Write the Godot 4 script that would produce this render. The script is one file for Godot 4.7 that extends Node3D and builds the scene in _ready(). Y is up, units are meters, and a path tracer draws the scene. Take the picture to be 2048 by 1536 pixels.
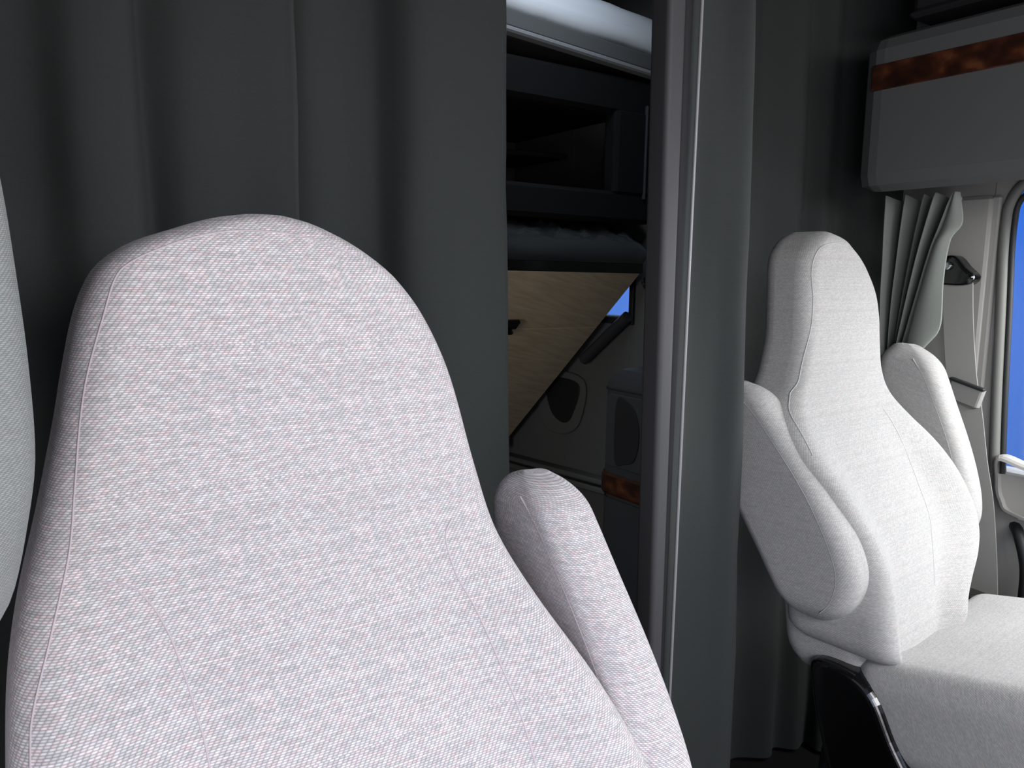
extends Node3D
# The inside of a truck cab, looking back past the driver's seat into the sleeper. Metres, y up; the cab floor is at y = 0,
# x runs across the cab to the far door, -z runs to the rear.

var M := {}
var used := {}


func _ready() -> void:
	# ---------- camera, sky, daylight, exposure
	var cam := Camera3D.new()
	cam.name = "camera"
	cam.fov = 52.0
	cam.near = 0.02
	cam.far = 200.0
	add_child(cam)
	cam.position = Vector3(0, 1.25, 0)
	cam.basis = Basis(Vector3.UP, deg_to_rad(-34.0)) * Basis(Vector3.RIGHT, deg_to_rad(-7.7)) * Basis(Vector3.BACK, deg_to_rad(1.0))
	cam.current = true
	var env := Environment.new()
	env.background_mode = Environment.BG_SKY
	var sm := ProceduralSkyMaterial.new()
	sm.sky_top_color = Color(0.62, 0.72, 0.88)
	sm.sky_horizon_color = Color(0.86, 0.90, 0.95)
	sm.ground_bottom_color = Color(0.36, 0.36, 0.37)
	sm.ground_horizon_color = Color(0.72, 0.74, 0.76)
	sm.sun_angle_max = 1.0
	sm.sky_energy_multiplier = 1.6
	env.sky = Sky.new()
	env.sky.sky_material = sm
	env.ambient_light_source = Environment.AMBIENT_SOURCE_SKY
	env.tonemap_mode = Environment.TONE_MAPPER_LINEAR
	env.tonemap_exposure = 1.0
	env.sdfgi_enabled = true
	env.ssao_enabled = true
	env.ssil_enabled = true
	var we := WorldEnvironment.new()
	we.name = "world_environment"
	we.environment = env
	add_child(we)
	# overcast daylight that comes through the windscreen, the far door window, the open near door, a roof hatch and a near sleeper window
	daylight("windscreen_daylight", Vector3(0.85, 1.58, 0.93), Vector3(0.95, 0.15, -0.7), Vector2(1.4, 0.54), 2.95, Color(1.0, 0.99, 0.985))
	daylight("far_door_daylight", Vector3(1.82, 1.22, -0.24), Vector3(1.36, 0.35, -0.5), Vector2(0.9, 0.46), 1.75, Color(1.0, 0.995, 0.985))
	daylight("near_door_daylight", Vector3(-0.22, 0.98, 0.66), Vector3(1.3, 0.75, -0.8), Vector2(0.55, 0.95), 0.95, Color(1.0, 0.98, 1.0))
	daylight("roof_hatch_daylight", Vector3(1.2, 2.17, -1.5), Vector3(1.2, 0.0, -1.75), Vector2(0.6, 0.4), 0.30, Color(0.95, 0.98, 1.0))
	daylight("near_sleeper_daylight", Vector3(-0.22, 0.95, -1.38), Vector3(1.3, 1.0, -2.1), Vector2(0.4, 0.5), 0.5, Color(1.0, 1.0, 0.98))

	materials()
	shell()
	sleeper()
	curtains()
	overhead()
	far_door()
	seats()
	outside()


func daylight(called: String, at: Vector3, to: Vector3, size: Vector2, energy: float, c: Color) -> void:
	var l := AreaLight3D.new()
	l.name = called
	l.area_size = size
	l.light_energy = energy
	l.light_color = c
	l.area_range = 8.0
	l.shadow_enabled = true
	add_child(l)
	l.look_at_from_position(at, to, Vector3.UP)


# ---------------------------------------------------------------- naming
func tag(o: Node3D, label: String, category := "", group := "", kind := "") -> Node3D:
	if label: o.set_meta("label", label)
	if category: o.set_meta("category", category)
	if group: o.set_meta("group", group)
	if kind: o.set_meta("kind", kind)
	return o


func numbered(n: String) -> String:
	var k: int = used.get(n, 0)
	used[n] = k + 1
	return n if k == 0 else "%s_%03d" % [n, k]


func thing(called: String, at: Vector3, label: String, category: String, group := "") -> Node3D:
	var o := Node3D.new()
	o.name = numbered(called)
	add_child(o, true)
	o.position = at
	tag(o, label, category, group)
	return o


func obj(called: String, mesh: Mesh, mat: Material, parent: Node3D = null) -> MeshInstance3D:
	var o := MeshInstance3D.new()
	o.name = called if parent else numbered(called)
	o.mesh = mesh
	o.material_override = mat
	o.cast_shadow = GeometryInstance3D.SHADOW_CASTING_SETTING_ON
	(parent if parent else self as Node3D).add_child(o, true)
	return o


func struct(called: String, mesh: Mesh, mat: Material, label := "") -> MeshInstance3D:
	var o := obj(called, mesh, mat)
	tag(o, label, "", "", "structure")
	return o


# ---------------------------------------------------------------- mesh tools
# A tube of closed rings, all with the same number of points; smooth, or flat-faced. Ends closed with fans.
func loft(rings: Array, flat := false, ends := true) -> ArrayMesh:
	var m := rings.size()
	var n: int = rings[0].size()
	var acc := PackedVector3Array()
	acc.resize(m * n)
	var vol := 0.0
	for i in m - 1:
		for j in n:
			var k := (j + 1) % n
			var a: Vector3 = rings[i][j]
			var b: Vector3 = rings[i][k]
			var c: Vector3 = rings[i + 1][k]
			var d: Vector3 = rings[i + 1][j]
			var f := (c - a).cross(d - b)
			acc[i * n + j] += f
			acc[i * n + k] += f
			acc[(i + 1) * n + k] += f
			acc[(i + 1) * n + j] += f
			vol += a.dot(b.cross(c)) + a.dot(c.cross(d))
	var c0 := centre(rings[0])
	var c1 := centre(rings[m - 1])
	for j in n:
		var k := (j + 1) % n
		vol += c0.dot((rings[0][k] as Vector3).cross(rings[0][j])) + c1.dot((rings[m - 1][j] as Vector3).cross(rings[m - 1][k]))
	var out := signf(vol)  # +1 when a-b-c runs counter-clockwise seen from outside
	var st := SurfaceTool.new()
	st.begin(Mesh.PRIMITIVE_TRIANGLES)
	var vs := PackedFloat32Array()
	vs.resize(m)
	for i in range(1, m):
		vs[i] = vs[i - 1] + centre(rings[i]).distance_to(centre(rings[i - 1]))
	var us := []
	for i in m:
		var u := PackedFloat32Array()
		u.resize(n + 1)
		for j in n:
			u[j + 1] = u[j] + (rings[i][j] as Vector3).distance_to(rings[i][(j + 1) % n])
		var mid := u[n] * 0.5
		for j in n + 1:
			u[j] -= mid
		us.append(u)
	if flat:
		for i in m - 1:
			for j in n:
				var k := (j + 1) % n
				quad(st, [rings[i][j], rings[i][k], rings[i + 1][k], rings[i + 1][j]], [Vector2(us[i][j], -vs[i]), Vector2(us[i][j + 1], -vs[i]), Vector2(us[i + 1][j + 1], -vs[i + 1]), Vector2(us[i + 1][j], -vs[i + 1])], out)
	else:
		for i in m:
			for j in n + 1:
				st.set_normal((acc[i * n + j % n] * out).normalized())
				st.set_uv(Vector2(us[i][j], -vs[i]))
				st.add_vertex(rings[i][j % n])
		for i in m - 1:
			for j in n:
				var a := i * (n + 1) + j
				var b := a + 1
				var c := b + n + 1
				var d := a + n + 1
				for q in ([a, c, b, a, d, c] if out > 0 else [a, b, c, a, c, d]):
					st.add_index(q)
	var mesh := st.commit()
	if ends:
		var s2 := SurfaceTool.new()
		s2.begin(Mesh.PRIMITIVE_TRIANGLES)
		for e in 2:
			var ring: PackedVector3Array = rings[0] if e == 0 else rings[m - 1]
			cap(s2, ring, out if e == 0 else -out)
		s2.commit(mesh)
	return mesh


func centre(r: PackedVector3Array) -> Vector3:
	var s := Vector3.ZERO
	for p in r: s += p
	return s / r.size()


func cap(st: SurfaceTool, ring: PackedVector3Array, way: float) -> void:
	# flat polygon, cut into triangles in its own plane
	var nrm := Vector3.ZERO
	var c := centre(ring)
	for j in ring.size():
		nrm += (ring[j] - c).cross(ring[(j + 1) % ring.size()] - c)
	if nrm.length() < 1e-12: return
	nrm = nrm.normalized()
	var ax := nrm.cross(Vector3(0.31, 0.83, 0.47)).normalized()
	var ay := nrm.cross(ax)
	var flat := PackedVector2Array()
	for p in ring: flat.append(Vector2((p - c).dot(ax), (p - c).dot(ay)))
	var t := Geometry2D.triangulate_polygon(flat)
	for i in range(0, t.size(), 3):
		var a := ring[t[i]]
		var b := ring[t[i + 1]]
		var d := ring[t[i + 2]]
		var ccw := (b - a).cross(d - a).dot(nrm) > 0
		# the cap of the first ring faces against the ring's own turn when the ring is counter-clockwise outside
		var face := -nrm * way
		if ((b - a).cross(d - a).dot(face) > 0):
			var z := b; b = d; d = z
		for p in [a, b, d]:
			st.set_normal(face)
			st.set_uv(Vector2((p - c).dot(ax), (p - c).dot(ay)))
			st.add_vertex(p)


func quad(st: SurfaceTool, p: Array, uv: Array, out: float) -> void:
	var nrm: Vector3 = ((p[2] - p[0]) as Vector3).cross(p[3] - p[1]).normalized() * out
	for q in ([0, 2, 1, 0, 3, 2] if out > 0 else [0, 1, 2, 0, 2, 3]):
		st.set_normal(nrm)
		st.set_uv(uv[q])
		st.add_vertex(p[q])


# Rounded rectangle w x h (half sizes), corner radius r, in 2D; starts in the middle of the back (-y) side.
func rrect(w: float, h: float, r: float, nc := 5, nf := 1) -> PackedVector2Array:
	r = minf(r, minf(w, h) * 0.999)
	var o := PackedVector2Array()
	var hub := [Vector2(w - r, -h + r), Vector2(w - r, h - r), Vector2(-w + r, h - r), Vector2(-w + r, -h + r)]
	for k in 4:
		if nf > 1:
			var p0: Vector2 = Vector2(0, -h) if k == 0 else (hub[k - 1] as Vector2) + Vector2.from_angle(-PI / 2 + k * PI / 2) * r
			var p1: Vector2 = hub[k] + Vector2.from_angle(-PI / 2 + k * PI / 2) * r
			for i in range(0 if k == 0 else 1, nf): o.append(p0.lerp(p1, float(i) / nf))
		elif k == 0:
			o.append(Vector2(0, -h))
		for i in nc + 1:
			o.append(hub[k] + Vector2.from_angle(-PI / 2 + k * PI / 2 + i * PI / 2 / nc) * r)
	if nf > 1:
		var a: Vector2 = hub[3] + Vector2.from_angle(-PI / 2 + TAU) * r
		for i in range(1, nf): o.append(a.lerp(Vector2(0, -h), float(i) / nf))
	return o


# A box with rounded vertical... edges along axis ax: loft of rounded rectangles with a chamfer at both ends.
func box(lo: Vector3, hi: Vector3, bev := 0.004) -> ArrayMesh:
	var c := (lo + hi) * 0.5
	var h := (hi - lo) * 0.5
	bev = minf(bev, minf(h.x, minf(h.y, h.z)) * 0.9)
	var rings := []
	for s in [[-h.y, bev], [-h.y + bev, 0.0], [h.y - bev, 0.0], [h.y, bev]]:
		var ring := PackedVector3Array()
		for p in rrect(h.x - s[1], h.z - s[1], bev, 2):
			ring.append(c + Vector3(p.x, s[0], p.y))
		rings.append(ring)
	return loft(rings, true)


# A polygon pushed along an axis with bevelled edges: b.x and b.y span the polygon, b.z is the direction of the push.
func extrude(poly: PackedVector2Array, b: Basis, from: float, to: float, bev := 0.004, steps := 3) -> ArrayMesh:
	var n := poly.size()
	var area := 0.0
	for i in n: area += poly[i].cross(poly[(i + 1) % n])
	var inn := PackedVector2Array()
	for i in n:
		var d0 := (poly[i] - poly[(i + n - 1) % n]).normalized()
		var d1 := (poly[(i + 1) % n] - poly[i]).normalized()
		var t := (d0 + d1).normalized()
		inn.append(Vector2(-t.y, t.x) * signf(area) / maxf(0.5, t.dot(d1)))
	var rings := []
	var levels := []
	for k in steps + 1:
		var a := PI / 2 * k / steps
		levels.append([from + bev * (1 - sin(a)), bev * (1 - cos(a))])
	levels.reverse()
	levels = []
	for k in steps + 1:
		var a := PI / 2 * k / steps
		levels.append([from + bev * (1 - sin(a)), bev * (1 - cos(a))])
	var first := []
	for l in levels: first.push_front(l)
	for l in first: rings.append(lift(poly, inn, l[1], b, l[0]))
	for l in levels: rings.append(lift(poly, inn, l[1], b, to + from - l[0]))
	return loft(rings, true)


func lift(poly: PackedVector2Array, inn: PackedVector2Array, d: float, b: Basis, z: float) -> PackedVector3Array:
	var r := PackedVector3Array()
	for i in poly.size():
		var p := poly[i] + inn[i] * d
		r.append(b.x * p.x + b.y * p.y + b.z * z)
	return r


# A round or flat bar along points. With side, the section is a flat strap whose width runs along side.
func tube(points: PackedVector3Array, r: float, seg := 8) -> ArrayMesh:
	var rings := []
	var up := Vector3(0.13, 0.21, 0.97)
	for i in points.size():
		var d := (points[mini(i + 1, points.size() - 1)] - points[maxi(i - 1, 0)]).normalized()
		var x := d.cross(up)
		if x.length() < 0.05: x = d.cross(Vector3.RIGHT)
		x = x.normalized()
		up = x.cross(d).normalized()
		var ring := PackedVector3Array()
		for k in seg:
			var a := TAU * k / seg
			ring.append(points[i] + (x * cos(a) + up * sin(a)) * r)
		rings.append(ring)
	return loft(rings)


func strap(points: PackedVector3Array, sides: PackedVector3Array, w: float, th: float) -> ArrayMesh:
	var rings := []
	for i in points.size():
		var d := (points[mini(i + 1, points.size() - 1)] - points[maxi(i - 1, 0)]).normalized()
		var x := (sides[mini(i, sides.size() - 1)] - d * d.dot(sides[mini(i, sides.size() - 1)])).normalized()
		var z := x.cross(d).normalized()
		var ring := PackedVector3Array()
		for p in rrect(w * 0.5, th * 0.5, th * 0.4, 2): ring.append(points[i] + x * p.x + z * p.y)
		rings.append(ring)
	return loft(rings)


# Smooth values between the rows of a table [t, a, b, ...].
func table(t: Array, s: float) -> Array:
	var n := t.size()
	if s <= t[0][0]: return t[0]
	if s >= t[n - 1][0]: return t[n - 1]
	var i := 0
	while t[i + 1][0] < s: i += 1
	var p0: Array = t[maxi(i - 1, 0)]
	var p1: Array = t[i]
	var p2: Array = t[i + 1]
	var p3: Array = t[mini(i + 2, n - 1)]
	var out := [s]
	for k in range(1, p1.size()):
		var h: float = p2[0] - p1[0]
		var m1: float = (p2[k] - p0[k]) / (p2[0] - p0[0])
		var m2: float = (p3[k] - p1[k]) / (p3[0] - p1[0])
		var u: float = (s - p1[0]) / h
		out.append((2 * u * u * u - 3 * u * u + 1) * p1[k] + (u * u * u - 2 * u * u + u) * h * m1 + (3 * u * u - 2 * u * u * u) * p2[k] + (u * u * u - u * u) * h * m2)
	return out


func curve(pts: PackedVector3Array, n: int) -> PackedVector3Array:
	var o := PackedVector3Array()
	var m := pts.size()
	for i in n + 1:
		var f := float(i) / n * (m - 1)
		var k := mini(int(f), m - 2)
		o.append(pts[k].cubic_interpolate(pts[k + 1], pts[maxi(k - 1, 0)], pts[mini(k + 2, m - 1)], f - k))
	return o


func smooth_poly(pts: Array, per := 6) -> PackedVector2Array:
	var o := PackedVector2Array()
	var n := pts.size()
	for i in n:
		for k in per:
			o.append((pts[i] as Vector2).cubic_interpolate(pts[(i + 1) % n], pts[(i + n - 1) % n], pts[(i + 2) % n], float(k) / per))
	return o


func ramp(a: float, b: float, x: float) -> float:
	return smoothstep(a, b, x)


# ---------------------------------------------------------------- materials
func plain(c: Color, rough: float, spec := 0.5) -> StandardMaterial3D:
	var m := StandardMaterial3D.new()
	m.albedo_color = c
	m.roughness = rough
	m.metallic_specular = spec
	return m


func noise_tex(freq: float, colors: Array, size := 512, octaves := 4, kind := FastNoiseLite.TYPE_SIMPLEX_SMOOTH, sd := 3) -> NoiseTexture2D:
	var t := NoiseTexture2D.new()
	t.width = size
	t.height = size
	t.seamless = true
	var f := FastNoiseLite.new()
	f.noise_type = kind
	f.frequency = freq
	f.fractal_octaves = octaves
	f.seed = sd
	t.noise = f
	var g := Gradient.new()
	var offs := PackedFloat32Array()
	var cols := PackedColorArray()
	for c in colors:
		offs.append(c[0])
		cols.append(c[1])
	g.offsets = offs
	g.colors = cols
	t.color_ramp = g
	return t


func weave(rows: int, dashes: int, deep: float, tint: float, sd: int, uneven := 0.03) -> ImageTexture:
	var n := 768
	var im := Image.create(n, n, false, Image.FORMAT_RGB8)
	var rng := RandomNumberGenerator.new()
	rng.seed = sd
	var tone := []
	for r in rows:
		var line := []
		var lvl := rng.randf_range(-uneven, uneven)
		for d in dashes:
			var h := rng.randf()
			var k := 1.0 + lvl + rng.randf_range(-2.3, 2.3) * uneven
			line.append(Color(k + tint * (h - 0.5), k - tint * 0.6 * absf(h - 0.5) + tint * 0.15, k + tint * (0.25 - absf(h - 0.5))))
		tone.append(line)
	for y in n:
		var fy := float(y) / n * rows
		var r := int(fy) % rows
		for x in n:
			var fx := float(x) / n * dashes + r * 0.37 + 0.25 * (fy - r)
			var d := int(fx) % dashes
			var ax := fx - floorf(fx)
			var ay := fy - floorf(fy)
			var bump := sin(PI * ax) ** 0.5 * sin(PI * ay) ** 0.7
			var c: Color = tone[r][d]
			var k := 1.0 - deep + deep * bump
			im.set_pixel(x, y, Color(clampf(c.r * k * 0.9, 0, 1), clampf(c.g * k * 0.9, 0, 1), clampf(c.b * k * 0.9, 0, 1)))
	return ImageTexture.create_from_image(im)


func fabric(c: Color, tex: Texture2D, tile: float, relief: float) -> StandardMaterial3D:
	var m := plain(c, 0.95, 0.25)
	m.albedo_texture = tex
	m.uv1_scale = Vector3(1 / tile, 1 / tile, 1)
	m.heightmap_enabled = relief > 0
	m.heightmap_texture = tex
	m.heightmap_scale = relief
	m.rim_enabled = true
	m.rim = 0.25
	m.rim_tint = 0.6
	return m


func materials() -> void:
	var w := weave(64, 26, 0.34, 0.07, 5)
	M.seat = fabric(Color(0.93, 0.905, 0.915), w, 0.112, 0.03)
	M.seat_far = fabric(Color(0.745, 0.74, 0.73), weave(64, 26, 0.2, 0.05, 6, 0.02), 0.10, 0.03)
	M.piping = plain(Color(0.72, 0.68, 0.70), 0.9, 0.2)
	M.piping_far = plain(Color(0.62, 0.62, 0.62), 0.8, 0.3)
	var cw := weave(96, 96, 0.2, 0.03, 9, 0.008)
	M.curtain = fabric(Color(0.265, 0.28, 0.277), cw, 0.09, 0.0)
	M.curtain_grey = fabric(Color(0.56, 0.58, 0.56), cw, 0.09, 0.0)
	M.bundle = fabric(Color(0.63, 0.645, 0.635), weave(90, 30, 0.3, 0.03, 4, 0.015), 0.09, 0.02)
	M.vinyl = plain(Color(0.33, 0.335, 0.335), 0.75, 0.35)
	M.pillar = plain(Color(0.60, 0.595, 0.58), 0.6, 0.4)
	M.shell_grey = plain(Color(0.42, 0.42, 0.425), 0.8, 0.3)
	M.floor = plain(Color(0.10, 0.10, 0.105), 0.9, 0.3)
	M.roof = plain(Color(0.34, 0.34, 0.35), 0.9, 0.2)
	M.dark = plain(Color(0.13, 0.13, 0.14), 0.7, 0.35)
	M.black = plain(Color(0.03, 0.03, 0.035), 0.14, 0.65)
	M.rubber = plain(Color(0.12, 0.125, 0.13), 0.55, 0.4)
	M.post = plain(Color(0.24, 0.24, 0.25), 0.6, 0.4)
	M.trim_edge = plain(Color(0.5, 0.505, 0.51), 0.35, 0.5)
	M.belt = plain(Color(0.50, 0.50, 0.485), 0.7, 0.4)
	M.chrome = plain(Color(0.75, 0.76, 0.77), 0.22, 0.5)
	M.chrome.metallic = 1.0
	M.sleeper_wall = plain(Color(0.36, 0.36, 0.355), 0.7, 0.3)
	M.sleeper_dark = plain(Color(0.075, 0.075, 0.078), 0.8, 0.25)
	M.bead = plain(Color(0.40, 0.405, 0.39), 0.6, 0.4)
	M.cabinet = plain(Color(0.21, 0.215, 0.23), 0.5, 0.4)
	M.pale = plain(Color(0.86, 0.88, 0.90), 0.55, 0.4)
	M.blue = plain(Color(0.03, 0.50, 0.90), 0.3, 0.3)
	M.pale_blue = plain(Color(0.36, 0.56, 0.86), 0.35, 0.5)
	M.white = plain(Color(0.85, 0.85, 0.83), 0.5, 0.4)
	M.asphalt = plain(Color(0.36, 0.36, 0.37), 0.95, 0.2)
	M.burl = plain(Color(1, 1, 1), 0.35, 0.5)
	M.burl.albedo_texture = noise_tex(0.012, [[0.0, Color(0.12, 0.06, 0.035)], [0.4, Color(0.18, 0.085, 0.05)], [0.6, Color(0.24, 0.12, 0.07)], [0.8, Color(0.34, 0.19, 0.11)], [1.0, Color(0.44, 0.27, 0.16)]], 512, 5)
	M.burl.uv1_triplanar = true
	M.burl.uv1_world_triplanar = true
	M.burl.uv1_scale = Vector3(2.2, 3.0, 2.2)
	M.ply = plain(Color(1, 1, 1), 0.75, 0.3)
	M.ply.albedo_texture = noise_tex(0.01, [[0.0, Color(0.72, 0.65, 0.54)], [0.5, Color(0.78, 0.71, 0.60)], [1.0, Color(0.82, 0.76, 0.65)]], 512, 4, FastNoiseLite.TYPE_SIMPLEX, 8)
	M.ply.uv1_scale = Vector3(0.9, 7.0, 1)
	M.wrap = plain(Color(0.19, 0.205, 0.21), 0.2, 0.7)
	M.glass = plain(Color(0.9, 0.95, 1.0, 0.06), 0.03, 0.5)
	M.glass.transparency = BaseMaterial3D.TRANSPARENCY_ALPHA


# ---------------------------------------------------------------- cab shell
func join(list: Array) -> ArrayMesh:
	var st := SurfaceTool.new()
	st.begin(Mesh.PRIMITIVE_TRIANGLES)
	for m in list:
		for k in (m as Mesh).get_surface_count(): st.append_from(m, k, Transform3D())
	return st.commit()


func shell() -> void:
	struct("floor", box(Vector3(-0.4, -0.1, -2.9), Vector3(2.0, 0.0, 1.3)), M.floor, "dark rubber cab floor")
	struct("ceiling", join([box(Vector3(-0.4, 2.2, -2.9), Vector3(2.0, 2.28, -1.75), 0.002), box(Vector3(-0.4, 2.2, -1.25), Vector3(2.0, 2.28, 1.3), 0.002), box(Vector3(-0.4, 2.2, -1.75), Vector3(0.85, 2.28, -1.25), 0.002), box(Vector3(1.55, 2.2, -1.75), Vector3(2.0, 2.28, -1.25), 0.002)]), M.roof, "grey headliner of the high roof")
	struct("wall_rear", box(Vector3(-0.4, 0.0, -2.82), Vector3(2.0, 2.2, -2.75)), M.shell_grey, "rear wall of the sleeper")
	# far side: door window z -0.80..0.55, sleeper window z -2.36..-2.02
	struct("wall_right", join([
		box(Vector3(1.85, 0.0, -1.3), Vector3(1.92, 2.2, -0.858), 0.002), box(Vector3(1.85, 1.495, -0.858), Vector3(1.92, 2.2, 0.6), 0.002), box(Vector3(1.85, 0.0, 0.6), Vector3(1.92, 2.2, 1.2), 0.002)]), M.pillar, "grey plastic side lining of the far side of the cab")
	struct("wall_right", join([
		box(Vector3(1.85, 0.0, -2.75), Vector3(1.92, 2.2, -2.36), 0.002), box(Vector3(1.85, 0.0, -2.36), Vector3(1.92, 1.122, -2.02), 0.002), box(Vector3(1.85, 1.25, -2.36), Vector3(1.92, 2.2, -2.02), 0.002), box(Vector3(1.85, 0.0, -2.02), Vector3(1.92, 2.2, -1.3), 0.002)]), M.sleeper_wall, "dark grey side lining of the sleeper")
	struct("wall_left", join([
		box(Vector3(-0.32, 0.0, -2.75), Vector3(-0.25, 2.2, -1.6), 0.002), box(Vector3(-0.32, 0.0, -1.6), Vector3(-0.25, 0.68, -1.16), 0.002), box(Vector3(-0.32, 1.22, -1.6), Vector3(-0.25, 2.2, -1.16), 0.002), box(Vector3(-0.32, 0.0, -1.16), Vector3(-0.25, 2.2, -0.1), 0.002), box(Vector3(-0.32, 0.0, -0.1), Vector3(-0.25, 0.2, 0.97), 0.002), box(Vector3(-0.32, 1.6, -0.1), Vector3(-0.25, 2.2, 0.97), 0.002), box(Vector3(-0.32, 0.0, 0.97), Vector3(-0.25, 2.2, 1.2), 0.002)]), M.shell_grey, "grey side lining of the near side")
	struct("wall_front", join([
		box(Vector3(-0.32, 0.0, 1.0), Vector3(1.92, 1.15, 1.1), 0.002), box(Vector3(-0.32, 1.88, 1.0), Vector3(1.92, 2.2, 1.1), 0.002), box(Vector3(-0.32, 1.15, 1.0), Vector3(0.0, 1.88, 1.1), 0.002), box(Vector3(1.75, 1.15, 1.0), Vector3(1.92, 1.88, 1.1), 0.002)]), M.dark, "front wall under the windscreen")
	struct("window_1", box(Vector3(0.0, 1.15, 1.045), Vector3(1.75, 1.88, 1.051), 0.001), M.glass, "windscreen pane")
	struct("window_2", box(Vector3(1.884, 0.84, -0.85), Vector3(1.889, 1.5, 0.6), 0.001), M.glass, "far door window pane")
	struct("window_3", box(Vector3(1.884, 1.122, -2.36), Vector3(1.889, 1.25, -2.02), 0.001), M.glass, "small sleeper side window pane")
	struct("window_5", box(Vector3(0.85, 2.24, -1.75), Vector3(1.55, 2.246, -1.25), 0.001), M.glass, "roof hatch pane over the sleeper")
	struct("window_4", box(Vector3(-0.289, 0.68, -1.6), Vector3(-0.284, 1.22, -1.16), 0.001), M.glass, "near sleeper side window pane")


# ---------------------------------------------------------------- sleeper behind the curtains
func sleeper() -> void:
	# raised lower bunk: hinge line at the rear wall, front edge held up; board plane from (y 0.546, z -2.733) to (y 1.269, z -1.93)
	var bunk := thing("bunk_board", Vector3(0.8, 0.546, -2.733), "plywood bunk base tilted up, dark front edge strip, under plastic-wrapped mattress", "bunk")
	var along := Vector3(0, 0.723, 0.803).normalized()
	var nrm := Vector3.RIGHT.cross(along).normalized()  # points down and forward? settled below
	if nrm.y > 0: nrm = -nrm
	var frame := Basis(Vector3.RIGHT, along, nrm)
	var ln := Vector2(0.723, 0.803).length()
	for span in [[0.0, 0.80], [0.803, ln]]:
		obj("plywood_panel", extrude(PackedVector2Array([Vector2(-1.0, span[0]), Vector2(1.0, span[0]), Vector2(1.0, span[1]), Vector2(-1.0, span[1])]), frame, -0.016, 0.0, 0.002, 1), M.ply, bunk)
	obj("edge_strip", join([box(Vector3(-1.0, 0.724, 0.79), Vector3(1.003, 0.758, 0.815), 0.004)]), M.black, bunk)
	for p in [Vector2(0.608, 0.833)]:
		var at: Vector3 = Vector3.RIGHT * p.x + along * p.y
		var latch := obj("latch", join([moved(box(Vector3(-0.06, -0.018, 0.0), Vector3(0.032, 0.026, 0.016), 0.006), Transform3D(frame, at)), moved(box(Vector3(-0.05, -0.03, 0.0), Vector3(0.018, -0.01, 0.03), 0.008), Transform3D(frame, at))]), M.black, bunk)
		tag(latch, "black latch on the plywood")
	obj("hinge_bracket", box(Vector3(0.93, 0.0, 0.0), Vector3(0.99, 0.035, 0.05), 0.004), M.dark, bunk)
	var strut := obj("gas_strut", tube(PackedVector3Array([Vector3(1.02, 0.58, 0.73), Vector3(1.02, 0.50, 0.62), Vector3(1.02, 0.41, 0.50)]), 0.02, 10), M.cabinet, bunk)
	tag(strut, "grey gas strut at the end of the board")

	# mattress in crumpled clear plastic on the tilted board
	var mat := thing("bunk_mattress", Vector3(0.8, 0.60, -2.67), "dark mattress in crumpled glossy plastic lying on the tilted bunk board", "mattress")
	var f := FastNoiseLite.new()
	f.seed = 11
	f.frequency = 5.0
	var rings := []
	var up := -nrm
	for i in 161:
		var x := -1.0 + 2.0 * i / 160.0
		var endr := sqrt(maxf(0.0, 1.0 - pow(maxf(0.0, absf(x) - 0.9) / 0.101, 2.0)))
		var ring := PackedVector3Array()
		for p in rrect(ln * 0.5 - 0.02, 0.068 * maxf(endr, 0.02), 0.05, 6, 40):
			var q: Vector3 = Vector3.RIGHT * x + along * (p.x + ln * 0.5 + 0.01) + up * (p.y + 0.068 * maxf(endr, 0.02) + 0.018)
			var amp := 0.022 * endr * smoothstep(-0.05, 0.03, p.y)
			q += (up * 0.8 + along * 0.3) * amp * (1.2 - 3.0 * absf(f.get_noise_3dv(q * 1.6)) - 1.6 * absf(f.get_noise_3dv(q * 3.7 + Vector3(7, 3, 1))))
			ring.append(q)
		rings.append(ring)
	obj("plastic_wrap", loft(rings), M.wrap, mat)

	# upper bunk: pale mattress, grey fascia, light edge trim
	var ub := thing("upper_bunk", Vector3(0.8, 1.93, -1.9), "upper bunk with pale padded top and grey fascia high in the sleeper opening", "bunk")
	var lean := Basis(Vector3.BACK, -0.07)
	obj("fascia", moved(box(Vector3(-1.0, -0.0, -0.6), Vector3(1.04, 0.05, 0.0), 0.006), Transform3D(lean, Vector3(0, 0.035, 0))), M.vinyl, ub)
	obj("edge_trim", moved(box(Vector3(-1.0, -0.014, -0.03), Vector3(1.04, 0.002, 0.008), 0.005), Transform3D(lean, Vector3(0, 0.035, 0))), M.trim_edge, ub)
	rings = []
	for i in 41:
		var x := -1.0 + 2.02 * i / 40.0
		var ring := PackedVector3Array()
		for p in rrect(0.3, 0.06, 0.045, 5, 8):
			var q := Vector3(x, p.y + 0.142 + 0.004 * sin(x * 9.0) * (1 if p.y < 0 else 0) , p.x - 0.292)
			q.y += 0.006 * f.get_noise_3dv(q * 1.6)
			ring.append(lean * q)
		rings.append(ring)
	obj("pad", loft(rings), M.pale, ub)

	# storage cabinet across the back, open front with a shelf
	var sc := thing("storage_cabinet", Vector3(0.8, 1.43, -1.95), "dark open storage cabinet between the raised bunk and the upper bunk", "cabinet")
	obj("lower_rail", box(Vector3(-1.02, 0.0, -0.03), Vector3(1.04, 0.095, 0.03), 0.012), M.sleeper_dark, sc)
	obj("upper_rail", box(Vector3(-1.02, 0.33, -0.03), Vector3(1.04, 0.442, 0.03), 0.012), M.sleeper_dark, sc)
	var stile := obj("stile", box(Vector3(0.865, 0.08, -0.028), Vector3(1.04, 0.35, 0.035), 0.014), M.sleeper_dark, sc)
	obj("stile_bead", box(Vector3(0.985, 0.075, 0.03), Vector3(0.991, 0.365, 0.042), 0.002), M.cabinet, sc)
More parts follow.
